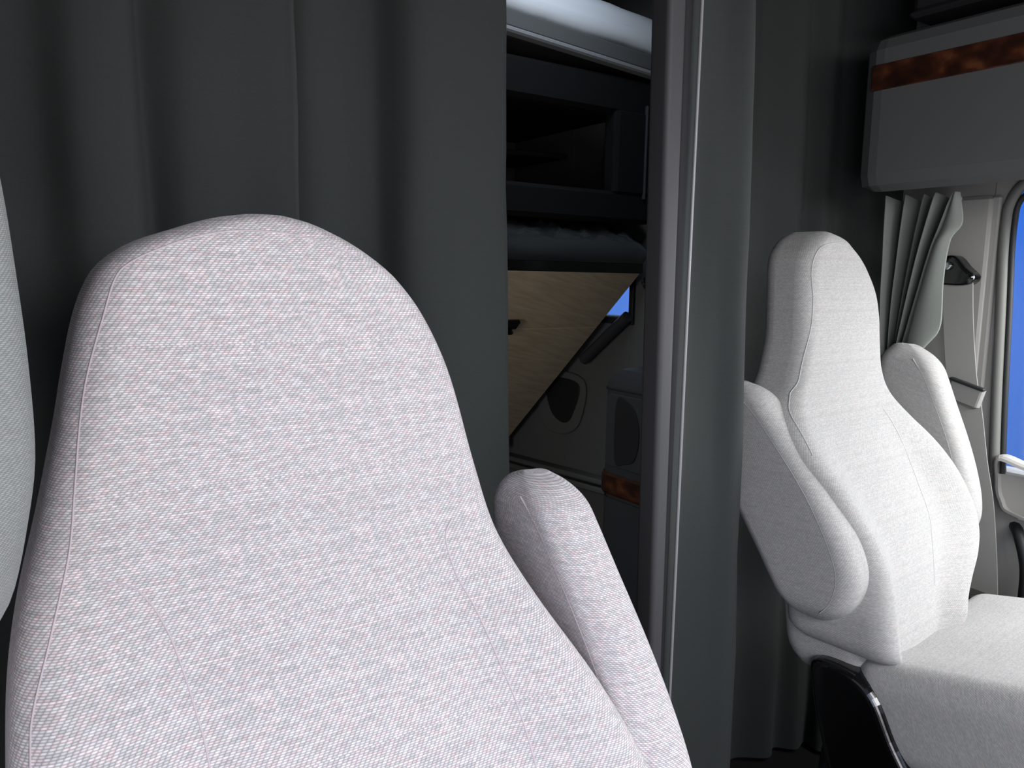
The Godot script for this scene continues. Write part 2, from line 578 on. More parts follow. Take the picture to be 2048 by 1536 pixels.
	obj("bottom_panel", box(Vector3(-1.02, 0.06, -0.78), Vector3(1.04, 0.08, -0.03), 0.002), M.sleeper_dark, sc)
	obj("top_panel", box(Vector3(-1.02, 0.36, -0.78), Vector3(1.04, 0.38, -0.03), 0.002), M.sleeper_dark, sc)
	obj("shelf", moved(box(Vector3(-1.0, 0.0, -0.3), Vector3(0.86, 0.016, 0.0), 0.003), Transform3D(Basis(Vector3.BACK, 0.03), Vector3(0, 0.19, -0.2))), M.dark, sc)
	obj("stile_end", box(Vector3(-1.02, 0.08, -0.028), Vector3(-0.9, 0.35, 0.03), 0.01), M.vinyl, sc)

	# side cabinet with an oval recessed pull and a burl strip
	var cb := thing("side_cabinet", Vector3(1.65, 0.1, -1.505), "grey rounded side cabinet with recessed oval door pull and wood-look strip", "cabinet")
	var top := 0.905
	var body_rings := []
	for s in [[-0.1, 0.0], [0.535, 0.0], [0.535, 0.004], [0.545, 0.004], [0.545, 0.0], [top - 0.05, 0.0], [top - 0.035, 0.003], [top - 0.018, 0.012], [top - 0.006, 0.03], [top, 0.06]]:
		var ring := PackedVector3Array()
		for p in rrect(0.2 - s[1], 0.195 - s[1], 0.05, 6): ring.append(Vector3(p.x, s[0], p.y))
		body_rings.append(ring)
	obj("body", loft(body_rings, true), M.cabinet, cb)
	obj("lid_gap", loft([ring_at(0.2025, 0.1975, 0.05, top - 0.062), ring_at(0.2025, 0.1975, 0.05, top - 0.057)], true), M.dark, cb)
	obj("wood_strip", loft([ring_at(0.203, 0.198, 0.05, 0.545), ring_at(0.206, 0.201, 0.05, 0.552), ring_at(0.206, 0.201, 0.05, 0.60), ring_at(0.203, 0.198, 0.05, 0.607)], true), M.burl, cb)
	var door := obj("door", extrude(rounded(Vector2(-0.16, 0.628), Vector2(0.16, 0.835), 0.02), Basis(Vector3.BACK, Vector3.UP, Vector3.LEFT), 0.198, 0.206, 0.004), M.cabinet, cb)
	var pull := obj("recessed_pull", extrude(smooth_poly([Vector2(-0.115, 0.815), Vector2(-0.07, 0.82), Vector2(-0.035, 0.79), Vector2(-0.02, 0.73), Vector2(-0.035, 0.665), Vector2(-0.075, 0.645), Vector2(-0.115, 0.65)]), Basis(Vector3.BACK, Vector3.UP, Vector3.LEFT), 0.0, 0.0035, 0.0015), M.dark, door)
	pull.position = Vector3(-0.2055, 0, 0)
	tag(pull, "dark oval recess")

	# side ledge, wall pocket, outlet plate, coat hook on the far wall of the sleeper
	var ledge := thing("side_ledge", Vector3(1.82, 0.53, -2.3), "low grey side ledge with a raised lip along the far sleeper wall", "ledge")
	obj("ledge_top", moved(box(Vector3(-0.03, -0.02, -0.45), Vector3(0.03, 0.0, 0.6), 0.006), Transform3D(Basis(Vector3.RIGHT, -0.05), Vector3.ZERO)), M.sleeper_wall, ledge)
	obj("lip", moved(box(Vector3(-0.036, -0.05, -0.45), Vector3(0.03, -0.028, 0.6), 0.006), Transform3D(Basis(Vector3.RIGHT, -0.05), Vector3.ZERO)), M.sleeper_wall, ledge)
	var pk := thing("wall_pocket", Vector3(1.85, 0.78, -2.38), "black rubber pocket with grey rim in the wall below the bunk board", "pocket")
	obj("rim", extrude(smooth_poly([Vector2(-0.14, 0.1), Vector2(0.12, 0.1), Vector2(0.11, -0.06), Vector2(0.02, -0.125), Vector2(-0.1, -0.12), Vector2(-0.15, -0.04)]), Basis(Vector3.BACK, Vector3.UP, Vector3.LEFT), -0.001, 0.012, 0.005), M.sleeper_wall, pk)
	obj("liner", extrude(smooth_poly([Vector2(-0.1, 0.08), Vector2(0.1, 0.08), Vector2(0.07, -0.04), Vector2(0.02, -0.08), Vector2(-0.05, -0.06), Vector2(-0.09, 0.0)]), Basis(Vector3.BACK, Vector3.UP, Vector3.LEFT), 0.006, 0.016, 0.003), M.rubber, pk)
	var op := thing("outlet_plate", Vector3(1.85, 0.315, -2.2), "small black outlet plate low on the far sleeper wall", "outlet")
	obj("plate", box(Vector3(-0.01, -0.03, -0.04), Vector3(0.0, 0.03, 0.04), 0.004), M.black, op)
	obj("socket", extrude(smooth_poly([Vector2(0.012, 0), Vector2(0, 0.012), Vector2(-0.012, 0), Vector2(0, -0.012)]), Basis(Vector3.BACK, Vector3.UP, Vector3.LEFT), 0.008, 0.013, 0.002), M.rubber, op)
	var hk := thing("coat_hook", Vector3(1.85, 1.241, -1.947), "small round chrome coat hook beside the sleeper window", "hook")
	obj("rosette", extrude(smooth_poly([Vector2(0.02, 0), Vector2(0, 0.024), Vector2(-0.02, 0), Vector2(0, -0.024)]), Basis(Vector3.BACK, Vector3.UP, Vector3.LEFT), -0.001, 0.008, 0.003), M.dark, hk)
	obj("peg", tube(PackedVector3Array([Vector3(-0.006, 0.0, 0), Vector3(-0.02, -0.004, 0), Vector3(-0.026, 0.004, 0.003), Vector3(-0.028, 0.012, 0.004)]), 0.005, 8), M.chrome, hk)
	var tr := thing("window_frame", Vector3(1.85, 1.186, -2.19), "dark frame round the small bright sleeper window", "frame")
	obj("frame_rail", join([box(Vector3(-0.012, -0.09, 0.168), Vector3(0.0, 0.09, 0.19), 0.003), box(Vector3(-0.012, -0.09, -0.19), Vector3(0.0, 0.09, -0.168), 0.003), box(Vector3(-0.012, -0.09, -0.168), Vector3(0.0, -0.066, 0.168), 0.003), box(Vector3(-0.012, 0.062, -0.168), Vector3(0.0, 0.09, 0.168), 0.003)]), M.rubber, tr)


func ring_at(w: float, h: float, r: float, y: float) -> PackedVector3Array:
	var ring := PackedVector3Array()
	for p in rrect(w, h, r, 6): ring.append(Vector3(p.x, y, p.y))
	return ring


func rounded(lo: Vector2, hi: Vector2, r: float) -> PackedVector2Array:
	var o := PackedVector2Array()
	for p in rrect((hi.x - lo.x) * 0.5, (hi.y - lo.y) * 0.5, r, 6): o.append(p + (lo + hi) * 0.5)
	o.remove_at(0)
	return o


func moved(m: Mesh, t: Transform3D) -> ArrayMesh:
	var st := SurfaceTool.new()
	st.begin(Mesh.PRIMITIVE_TRIANGLES)
	for k in m.get_surface_count(): st.append_from(m, k, t)
	return st.commit()


# ---------------------------------------------------------------- curtains
# A hanging cloth: plan curves at the top and at the bottom (x, z), joined down its height, 4 mm thick.
func cloth(top: Array, low: Array, y0: float, y1: float, rows := 36, per := 10, wob := 0.004, thick := 0.004) -> ArrayMesh:
	var f := FastNoiseLite.new()
	f.seed = 21
	f.frequency = 1.0
	var rings := []
	for i in rows + 1:
		var t := float(i) / rows
		var y := lerpf(y1, y0, t)
		var pts := PackedVector3Array()
		for k in top.size():
			var p: Vector2 = (top[k] as Vector2).lerp(low[k], t)
			p.y += wob * f.get_noise_2d(k * 1.7, y * 1.5) * 2.0
			p.x += wob * f.get_noise_2d(k * 1.7 + 50.0, y * 1.2) * 2.0
			pts.append(Vector3(p.x, y, p.y))
		var line := curve(pts, per * (top.size() - 1))
		var ring := PackedVector3Array()
		var back := PackedVector3Array()
		for k in line.size():
			var d := line[mini(k + 1, line.size() - 1)] - line[maxi(k - 1, 0)]
			var n := Vector3(-d.z, 0, d.x).normalized() * thick * 0.5
			ring.append(line[k] + n)
			back.append(line[k] - n)
		back.reverse()
		ring.append_array(back)
		rings.append(ring)
	return loft(rings)


func curtains() -> void:
	var top := [Vector2(-0.23, -1.04), Vector2(-0.12, -1.03), Vector2(-0.02, -1.06), Vector2(0.05, -1.075), Vector2(0.10, -1.04), Vector2(0.145, -1.035), Vector2(0.17, -1.06), Vector2(0.20, -1.03), Vector2(0.26, -1.015), Vector2(0.31, -1.0), Vector2(0.324, -1.0), Vector2(0.316, -1.03), Vector2(0.335, -1.10), Vector2(0.38, -1.085), Vector2(0.43, -1.09), Vector2(0.475, -1.085), Vector2(0.51, -1.03), Vector2(0.57, -1.015), Vector2(0.62, -1.02), Vector2(0.645, -1.02), Vector2(0.647, -1.035), Vector2(0.62, -1.045)]
	var low := []
	for p in top: low.append(Vector2(p.x + (0.05 if p.x > 0.18 else 0.02) + (0.018 if p.x > 0.6 else 0.0) - (0.02 if p.x > 0.45 and p.x < 0.6 else 0.0), p.y))
	var c := thing("sleeper_curtain", Vector3(0, 0, 0), "wide dark grey sleeper curtain hanging behind the near seat", "curtain")
	obj("cloth", cloth(top, low, 0.015, 2.16), M.curtain, c)
	obj("rail", box(Vector3(-0.25, 2.16, -1.06), Vector3(1.85, 2.185, -1.03), 0.003), M.dark, c)

	# upright partition edge with a light trim bead
	var post := thing("partition_post", Vector3(0.845, 0.1, -0.85), "slim grey upright partition edge with a light trim bead", "post")
	obj("upright", loft([post_ring(-0.012, 0.016, -0.1), post_ring(-0.012, 0.015, 0.55), post_ring(-0.03, 0.005, 1.56), post_ring(-0.037, 0.002, 2.1)], false), M.post, post)
	obj("channel", loft([post_ring(0.016, 0.03, -0.1, 0.008), post_ring(0.015, 0.028, 0.55, 0.008), post_ring(0.007, 0.028, 1.56, 0.008), post_ring(0.004, 0.028, 2.1, 0.008)], false), M.dark, post)
	obj("trim_bead", tube(curve(PackedVector3Array([Vector3(0.034, -0.1, 0.014), Vector3(0.033, 0.55, 0.015), Vector3(0.032, 1.1, 0.015), Vector3(0.033, 1.56, 0.015), Vector3(0.034, 2.1, 0.014)]), 30), 0.0026, 8), M.trim_edge, post)

	var t2 := [Vector2(0.855, -0.875), Vector2(0.872, -0.855), Vector2(0.90, -0.868), Vector2(0.925, -0.882), Vector2(0.955, -0.868), Vector2(0.975, -0.845), Vector2(0.994, -0.85), Vector2(1.0, -0.862), Vector2(1.0, -0.90), Vector2(1.07, -1.03), Vector2(1.21, -1.15), Vector2(1.29, -1.22), Vector2(1.37, -1.25), Vector2(1.45, -1.235), Vector2(1.52, -1.25), Vector2(1.60, -1.205), Vector2(1.65, -1.225), Vector2(1.69, -1.185), Vector2(1.74, -1.20), Vector2(1.785, -1.15), Vector2(1.815, -1.115), Vector2(1.838, -1.075)]
	var l2 := []
	for p in t2: l2.append(Vector2(p.x + (0.07 if p.x > 0.97 and p.x < 1.02 else 0.015 if p.x < 0.93 else 0.0 if p.x > 1.75 else 0.045), p.y))
	var c2 := thing("sleeper_curtain", Vector3(0, 0, 0), "dark grey sleeper curtain bunched beside the slim upright, behind the far seat", "curtain")
	obj("cloth", cloth(t2, l2, 0.015, 2.155), M.curtain, c2)

	# tied-back side curtains
	side_bundle()
	near_bundle()


func post_ring(x0: float, x1: float, y: float, z1 := 0.015) -> PackedVector3Array:
	var ring := PackedVector3Array()
	for p in rrect((x1 - x0) * 0.5, 0.02, 0.008, 3): ring.append(Vector3(p.x + (x0 + x1) * 0.5, y, p.y + z1 - 0.02))
	return ring


func side_bundle() -> void:
	var b := thing("side_curtain", Vector3(1.72, 1.0, -0.95), "pleated grey side curtain gathered and tied back at the far door pillar", "curtain")
	# pleats fan out at the top and run down and back to the tie; the front pleat hangs out as a flap
	var rows := 48
	var cols := 140
	var rings := []
	for i in rows + 1:
		var t := float(i) / rows
		# rear edge z, front edge z, rear edge y, front edge y, share of the width that is pleated
		var a := table([[0.0, -0.081, 0.078, 0.440, 0.436, 1.0], [0.2, -0.081, 0.088, 0.36, 0.378, 0.93], [0.32, -0.080, 0.067, 0.31, 0.345, 0.86], [0.55, -0.079, 0.06, 0.21, 0.26, 0.66], [0.8, -0.072, 0.063, 0.11, 0.175, 0.50], [0.92, -0.062, 0.056, 0.065, 0.145, 0.46], [1.0, -0.055, 0.040, 0.04, 0.126, 0.45]], t)
		var ring := PackedVector3Array()
		var back := PackedVector3Array()
		for k in cols + 1:
			var s := float(k) / cols
			var cut := 0.62
			var zp: float = lerpf(0.070, -0.040, pow(t, 0.85))  # the line where the pleats end and the flap begins
			var u: float = s / cut
			var z: float = lerpf(a[1], minf(zp, a[2] - 0.004), u) if u < 1.0 else lerpf(minf(zp, a[2] - 0.004), a[2], (s - cut) / (1.0 - cut))
			var y: float = lerpf(a[3], a[4], clampf((z - a[1]) / (a[2] - a[1]), 0.0, 1.0) ** 2)
			var ph := minf(u, 1.0) * 4.0 * TAU
			var amp := 0.03 * (1.0 - 0.45 * t)
			var ridge := pow(0.5 + 0.5 * cos(ph), 3.0)
			var x := amp - 2.0 * amp * ridge * (0.75 + 0.25 * sin(ph * 0.37 + 1.0))
			y += 0.012 * (ridge - 0.5) * (1.0 - smoothstep(0.0, 0.15, t))
			if u > 1.0:
				var g := (s - cut) / (1.0 - cut)
				x = lerpf(-amp, -0.02 - 0.012 * sin(PI * g), smoothstep(0.0, 0.25, g))
			ring.append(Vector3(x, y, z))
			back.append(Vector3(x + 0.005, y, z - 0.001))
		back.reverse()
		ring.append_array(back)
		rings.append(ring)
	obj("pleats", loft(rings), M.curtain_grey, b)
	obj("tie_band", tube(curve(PackedVector3Array([Vector3(0.02, 0.045, -0.075), Vector3(-0.03, 0.035, -0.07), Vector3(-0.035, 0.03, -0.035), Vector3(0.0, 0.03, -0.01), Vector3(0.04, 0.04, -0.03)]), 24), 0.006, 8), M.dark, b)


func near_bundle() -> void:
	var b := thing("side_curtain", Vector3(-0.06, 1.25, -0.48), "light grey ribbed side curtain gathered at the near door, beside the large close seat", "curtain")
	var rings := []
	var rows := 44
	for i in rows + 1:
		var y := lerpf(0.16, -0.22, float(i) / rows)
		# right edge of the gathered cloth, then its depth
		var a := table([[-0.22, 0.03, 0.012], [-0.196, 0.048, 0.03], [-0.186, 0.058, 0.036], [-0.17, 0.066, 0.04], [-0.127, 0.075, 0.045], [-0.096, 0.079, 0.045], [-0.048, 0.0785, 0.045], [-0.006, 0.076, 0.045], [0.042, 0.072, 0.045], [0.10, 0.064, 0.045], [0.16, 0.05, 0.04]], y)
		var ring := PackedVector3Array()
		for p in rrect(0.08, a[2], 0.04, 8, 8):
			var q := Vector3(p.x, y, p.y)
			if p.x > 0: q.x = p.x / 0.08 * a[1]
			else: q.x = p.x
			q.z += 0.006 * sin(q.x * 90.0 + y * 6.0) * (1.0 if p.y > 0 else 0.3)
			ring.append(q)
		rings.append(ring)
	obj("cloth", loft(rings), M.bundle, b)
	obj("tie_band", tube(curve(PackedVector3Array([Vector3(-0.08, -0.2, 0.02), Vector3(0.0, -0.215, 0.036), Vector3(0.035, -0.212, 0.01), Vector3(0.02, -0.21, -0.03), Vector3(-0.08, -0.2, -0.03)]), 24), 0.006, 8), M.curtain_grey, b)


# ---------------------------------------------------------------- overhead cabinets on the far side
func overhead() -> void:
	var o := thing("overhead_cabinet", Vector3(1.599, 1.447, -1.06), "grey overhead cabinet with a burl wood strip above the far door", "cabinet")
	# profile across (x to the wall, y), swept along z; the rear end is rounded
	var prof := [Vector2(0.25, 0.05), Vector2(0.03, 0.0), Vector2(0.008, 0.012), Vector2(0.0, 0.035), Vector2(0.0, 0.2), Vector2(0.0, 0.29), Vector2(0.012, 0.312), Vector2(0.04, 0.325), Vector2(0.25, 0.33)]
	var rings := []
	for s in [[0.0, 0.045], [0.006, 0.028], [0.018, 0.012], [0.04, 0.002], [0.06, 0.0], [0.4, 0.0], [1.6, 0.0]]:
		var ring := PackedVector3Array()
		for p in prof:
			var q: Vector2 = p
			q = Vector2(q.x + s[1] * (1.0 if q.x < 0.2 else 0.0), clampf(q.y, s[1] * 0.9, 0.33 - s[1] * 0.9))
			ring.append(Vector3(q.x, q.y, s[0]))
		rings.append(ring)
	obj("body", loft(rings, true), M.vinyl, o)
	obj("wood_strip", box(Vector3(-0.002, 0.207, 0.035), Vector3(0.02, 0.26, 1.6), 0.002), M.burl, o)
	var u := thing("upper_shelf", Vector3(1.66, 1.80, -0.985), "dark upper shelf body above the overhead cabinet", "shelf")
	obj("shelf_front", box(Vector3(0.0, 0.01, 0.0), Vector3(0.19, 0.30, 1.5), 0.012), M.dark, u)
	obj("shelf_lip", box(Vector3(-0.012, 0.0, 0.0), Vector3(0.19, 0.016, 1.5), 0.006), M.dark, u)


# ---------------------------------------------------------------- far door, pillar, belt
func far_door() -> void:
	# rubber seal round the door window: rounded corner at the top rear
	var seal := thing("window_seal", Vector3(1.85, 1.2, -0.8), "rounded rubber seal round the far door window", "seal")
	var path := PackedVector3Array()
	for p in [Vector2(-0.020, -0.36), Vector2(-0.030, -0.2), Vector2(-0.040, 0.0), Vector2(-0.0465, 0.12), Vector2(-0.047, 0.2), Vector2(-0.043, 0.24), Vector2(-0.025, 0.275), Vector2(0.005, 0.293), Vector2(0.05, 0.30), Vector2(0.4, 0.30), Vector2(1.3, 0.30)]:
		path.append(Vector3(-0.006, p.y - (0.016 if p.y > 0.2 else 0.0), p.x + 0.005))
	obj("outer_bead", tube(curve(path, 60), 0.011, 10), M.bead, seal)
	var path2 := PackedVector3Array()
	for p in path: path2.append(p + Vector3(0.006, -0.012 if p.y > 0.25 else 0.0, 0.014 if p.y < 0.272 else 0.0))
	obj("inner_seal", tube(curve(path2, 60), 0.0065, 10), M.rubber, seal)

	var d := struct("door_1", join([box(Vector3(1.85, 0.3, -0.857), Vector3(1.92, 0.845, 0.6), 0.004)]), M.pillar, "grey inner door panel of the far door")
	var cap_m := extrude(smooth_poly([Vector2(-0.80, 0.885), Vector2(-0.7, 0.868), Vector2(-0.4, 0.85), Vector2(0.5, 0.85), Vector2(0.5, 0.76), Vector2(-0.6, 0.75), Vector2(-0.76, 0.755), Vector2(-0.795, 0.785), Vector2(-0.805, 0.83)], 6), Basis(Vector3.BACK, Vector3.UP, Vector3.LEFT), -1.855, -1.815, 0.012)
	tag(obj("door_top_roll", cap_m, M.pillar, d), "padded grey roll under the window")
	obj("door_pull", tube(curve(PackedVector3Array([Vector3(1.86, 0.73, -0.77), Vector3(1.82, 0.715, -0.74), Vector3(1.815, 0.65, -0.72), Vector3(1.82, 0.55, -0.72), Vector3(1.86, 0.5, -0.73)]), 24), 0.012, 8), M.rubber, d)

	var pil := struct("trim_1", join([box(Vector3(1.832, 0.0, -1.035), Vector3(1.86, 1.445, -0.868), 0.008)]), M.pillar, "grey door pillar cover")
	tag(obj("pillar_ridge", box(Vector3(1.838, 0.0, -0.875), Vector3(1.85, 1.445, -0.853), 0.006), M.pillar, pil), "raised front edge of the pillar cover")

	tag(obj("pillar_gusset", extrude(PackedVector2Array([Vector2(-0.872, 1.53), Vector2(-0.76, 1.53), Vector2(-0.78, 1.486), Vector2(-0.82, 1.468), Vector2(-0.842, 1.435), Vector2(-0.848, 1.3), Vector2(-0.846, 1.15), Vector2(-0.838, 1.0), Vector2(-0.818, 0.83), Vector2(-0.872, 0.83)]), Basis(Vector3.BACK, Vector3.UP, Vector3.LEFT), -1.856, -1.847, 0.003, 2), M.pillar, pil), "grey filler beside the window seal")

	var bt := thing("seat_belt", Vector3(1.79, 1.27, -0.90), "grey seat belt with black ring running down the far door pillar", "seat belt")
	obj("anchor_ring", extrude(smooth_poly([Vector2(-0.05, 0.035), Vector2(-0.015, 0.045), Vector2(0.012, 0.02), Vector2(0.032, 0.0), Vector2(0.02, -0.018), Vector2(-0.02, -0.02), Vector2(-0.05, -0.012)]), Basis(Vector3.BACK, Vector3.UP, Vector3.LEFT), -0.030, 0.012, 0.008), M.black, bt)
	tag(obj("anchor_bolt", extrude(smooth_poly([Vector2(-0.012, 0.022), Vector2(-0.022, 0.032), Vector2(-0.032, 0.022), Vector2(-0.022, 0.012)]), Basis(Vector3.BACK, Vector3.UP, Vector3.LEFT), 0.008, 0.022, 0.005), M.chrome, bt), "shiny bolt head")
	var bp := PackedVector3Array([Vector3(0.0, -0.01, -0.005), Vector3(0.0, -0.1, 0.004), Vector3(-0.004, -0.22, 0.024), Vector3(-0.005, -0.30, 0.044), Vector3(-0.002, -0.40, 0.062), Vector3(0.005, -0.52, 0.085), Vector3(0.01, -0.75, 0.11), Vector3(0.01, -1.05, 0.12)])
	obj("webbing", strap(curve(bp, 40), PackedVector3Array([Vector3(0.12, 0, 1)]), 0.062, 0.003), M.belt, bt)
	var clip := obj("slide_clip", box(Vector3(-0.012, -0.024, -0.036), Vector3(0.008, 0.024, 0.036), 0.005), M.belt, bt)
	clip.position = Vector3(-0.006, -0.255, 0.038)
	clip.rotation = Vector3(0.25, 0, 0)
	var ce := obj("clip_edge", box(Vector3(-0.016, 0.019, -0.038), Vector3(-0.002, 0.026, 0.038), 0.002), M.rubber, bt)
	ce.position = clip.position
	ce.rotation = clip.rotation


# ---------------------------------------------------------------- seats
func spine(s: float) -> float:
	# how far the front of the backrest stands forward, s below its top: upright head, then leaning forward to the lumbar
	s = maxf(s, 0.0)
	var sum := 0.0
	var n := 24
	for i in n:
		var x := s * (i + 0.5) / n
		sum += 0.10 + 0.42 * smoothstep(0.12, 0.32, x) - 0.35 * smoothstep(0.50, 0.70, x)
	return sum * s / n


func front_z(spec: Dictionary, x: float, s: float) -> float:
	var e := table(spec.edge, s)
	var w: float = (e[2] - e[1]) * 0.5
	var c: float = (e[2] + e[1]) * 0.5
	var q := (x - c) / maxf(w, 0.001)
	var z: float = spine(s) + spec.bolster * smoothstep(0.26, 0.44, s) * smoothstep(0.45, 0.95, absf(q))
	z += 0.006 * (1.0 - q * q)
	var top: float = spec.edge[0][0]
	var r := 0.026
	if s < top + r: z -= r - sqrt(maxf(0.0, r * r - (top + r - s) ** 2))
	return z


func on_front(spec: Dictionary, x: float, s: float) -> Vector3:
	# a point of the cover, rounding off the side edge
	var e := table(spec.edge, s)
	var r: float = minf(0.03, (e[2] - e[1]) * 0.49)
	var z := front_z(spec, clampf(x, e[1] + r, e[2] - r), s)
	var d := maxf(0.0, maxf(e[1] + r - x, x - e[2] + r))
	z -= r - sqrt(maxf(0.0, r * r - minf(d, r) ** 2))
	return Vector3(x, -s, z)


func make_backrest(spec: Dictionary) -> ArrayMesh:
	var rings := []
	var t0: float = spec.edge[0][0]
	var t1: float = spec.edge[spec.edge.size() - 1][0]
	var n := 110
	for i in n + 1:
		var u := float(i) / n
		var s := lerpf(t0, t1, u * u * 0.5 + u * 0.5) if u > 0 else t0
		if i < 12: s = t0 + 0.03 * (float(i) / 12.0) ** 2
		else: s = t0 + 0.03 + (t1 - t0 - 0.03) * float(i - 12) / (n - 12)
		var e := table(spec.edge, s)
		var w: float = (e[2] - e[1]) * 0.5
		var c: float = (e[2] + e[1]) * 0.5
		var deep: float = table([[-0.02, 0.10], [0.2, 0.10], [0.3, 0.105], [0.45, 0.13], [0.62, 0.155], [0.8, 0.16]], s)[1]
		var rt := 0.026
		if s < t0 + rt: deep -= rt - sqrt(maxf(0.0, rt * rt - (t0 + rt - s) ** 2))
		var rb := 0.03
		if s > t1 - rb:
			var cut := rb - sqrt(maxf(0.0, rb * rb - (s - t1 + rb) ** 2))
			deep = maxf(0.02, deep - 1.4 * cut)
			w = maxf(0.02, w - cut)
		var r := minf(0.03, w * 0.98)
		var ring := PackedVector3Array()
		for p in rrect(w, deep * 0.5, r, 7, 26):
			var f := front_z(spec, c + clampf(p.x, -w + r, w - r), s)
			# front half follows the modelled face, back half is the plain shell
			var z := spine(s) - deep * 0.5 + p.y
			z += (f - spine(s)) * smoothstep(-0.2, 0.9, p.y / (deep * 0.5))
			ring.append(Vector3(c + p.x, -s, z))
		rings.append(ring)
	return loft(rings)


func seam_on(spec: Dictionary, pts: Array, r := 0.0016) -> ArrayMesh:
	var c := PackedVector3Array()
	for p in pts: c.append(Vector3(p.x, p.y, 0))
	var line := PackedVector3Array()
	for p in curve(c, pts.size() * 8): line.append(on_front(spec, p.x, p.y) + Vector3(0, 0, -r * 0.3))
	return tube(line, r, 6)


# Folded-up armrest: outline in the side view (z forward, y), rounded slab across x.
func armrest_mesh(side: float) -> ArrayMesh:
	var rings := []
	# [s below seat top, back z, front z]
	var t := [[0.255, -0.05, -0.03], [0.262, -0.075, 0.0], [0.275, -0.085, 0.022], [0.30, -0.092, 0.045], [0.34, -0.085, 0.078], [0.40, -0.06, 0.128], [0.45, -0.035, 0.165], [0.50, 0.0, 0.195], [0.54, 0.028, 0.208], [0.58, 0.055, 0.203], [0.605, 0.075, 0.188], [0.625, 0.10, 0.16], [0.632, 0.12, 0.135]]
	var n := 56
	for i in n + 1:
		var u := float(i) / n
		u = 0.5 - 0.5 * cos(PI * u)
		var s := lerpf(0.255, 0.632, u)
		var e := table(t, s)
		var w: float = (e[2] - e[1]) * 0.5
		var h := 0.036 * sqrt(maxf(0.04, 1.0 - pow(maxf(0.0, absf(s - 0.44) - 0.15) / 0.0385, 2.0)))
		var ring := PackedVector3Array()
		for p in rrect(w, h, 0.027, 6, 5):
			ring.append(Vector3(side * p.y, -s, p.x + (e[1] + e[2]) * 0.5))
		rings.append(ring)
	return loft(rings)


func armrest_seam(inner: float) -> ArrayMesh:
	var pts := PackedVector3Array()
	for p in [Vector2(0.275, -0.02), Vector2(0.30, 0.012), Vector2(0.34, 0.05), Vector2(0.40, 0.102), Vector2(0.45, 0.138), Vector2(0.50, 0.166), Vector2(0.54, 0.18), Vector2(0.58, 0.174), Vector2(0.605, 0.158)]:
		pts.append(Vector3(inner * 0.0352, -p.x, p.y))
	return tube(curve(pts, 50), 0.0012, 6)


func make_seat(o: Node3D, spec: Dictionary, fab: Material, pipe: Material) -> void:
	var back := obj("backrest", make_backrest(spec), fab, o)
	for line in spec.seams: obj("seam", seam_on(spec, line, spec.seam_r), pipe, back)
	for side in [-1.0, 1.0]:
		var a := obj("armrest", armrest_mesh(side), fab, o)
		var piv := Vector3(0, -0.27, 0.0)
		a.rotation.x = 0.0 if side < 0 else spec.arm[4]
		a.position = Vector3(spec.arm[0 if side < 0 else 1], spec.arm[2 if side < 0 else 3], 0.0 if side < 0 else spec.arm[5]) + piv - a.basis * piv
		for k in [-1.0, 1.0]: obj("seam", armrest_seam(k), pipe, a)
	# skirt of cover cloth gathered under the armrest, round the foot of the backrest
	var rings := []
	for i in 15:
		var t := float(i) / 14.0
		var y := lerpf(-0.55, -0.742, t)
		var k := sqrt(maxf(0.0, 1.0 - pow(maxf(0.0, t - 0.7) / 0.302, 2.0)))
		var ring := PackedVector3Array()
		for p in rrect(spec.skirt[1] - 0.03 * (1 - k), 0.075 * lerpf(0.4, 1.0, k), 0.03, 6, 10):
			var q := Vector3(p.x + spec.skirt[0], y, p.y + 0.115 + 0.03 * t)
			if absf(p.x) > 0.16: q.x += signf(p.x) * 0.004 * sin((q.z * 1.0 - y * 0.8) * 130.0) * smoothstep(0.06, 0.16, q.z)
			ring.append(q)
		rings.append(ring)
	obj("backrest_skirt", loft(rings), fab, o)
	# cushion, nose up
	var cush := obj("cushion", cushion_mesh(), fab, o)
	cush.position = Vector3(-0.01, -0.715, 0.205)
	cush.rotation = Vector3(-0.20, 0, 0)
	var sp := PackedVector3Array()
	for p in [Vector2(0.10, -0.012), Vector2(0.18, -0.014), Vector2(0.30, -0.012), Vector2(0.42, -0.014), Vector2(0.5, -0.02)]: sp.append(Vector3(-0.2525, p.y, p.x))
	obj("seam", tube(curve(sp, 24), 0.0015, 6), pipe, cush)
	# black recliner cover and pedestal
	var cover := smooth_poly([Vector2(0.135, -0.70), Vector2(0.20, -0.695), Vector2(0.245, -0.72), Vector2(0.285, -0.79), Vector2(0.34, -0.86), Vector2(0.42, -0.92), Vector2(0.40, -0.98), Vector2(0.28, -0.97), Vector2(0.19, -0.90), Vector2(0.155, -0.82), Vector2(0.137, -0.75)], 6)
	for side in [-1.0, 1.0]:
		var rc := obj("recliner_cover", extrude(cover, Basis(Vector3.BACK, Vector3.UP, Vector3.LEFT), -0.03, 0.03, 0.015, 8), M.black, o)
		rc.position = Vector3(side * 0.245, 0, 0)
		var lv := obj("recliner_lever", tube(curve(PackedVector3Array([Vector3(-0.03 * side * -1.0, -0.87, 0.235), Vector3(0.035 * side, -0.865, 0.25), Vector3(0.036 * side, -0.90, 0.30), Vector3(0.034 * side, -0.935, 0.36)]), 20), 0.013, 10), M.black, rc)
	var ped := []
	for s in [[-o.position.y, 0.02], [-1.0, 0.0], [-0.86, -0.01]]: ped.append(ped_ring(0.19 + s[1], 0.2 + s[1], s[0]))
	obj("pedestal", loft(ped, true), M.dark, o)


func ped_ring(w: float, h: float, y: float) -> PackedVector3Array:
	var ring := PackedVector3Array()
	for p in rrect(w, h, 0.03, 4): ring.append(Vector3(p.x, y, p.y + 0.3))
	return ring


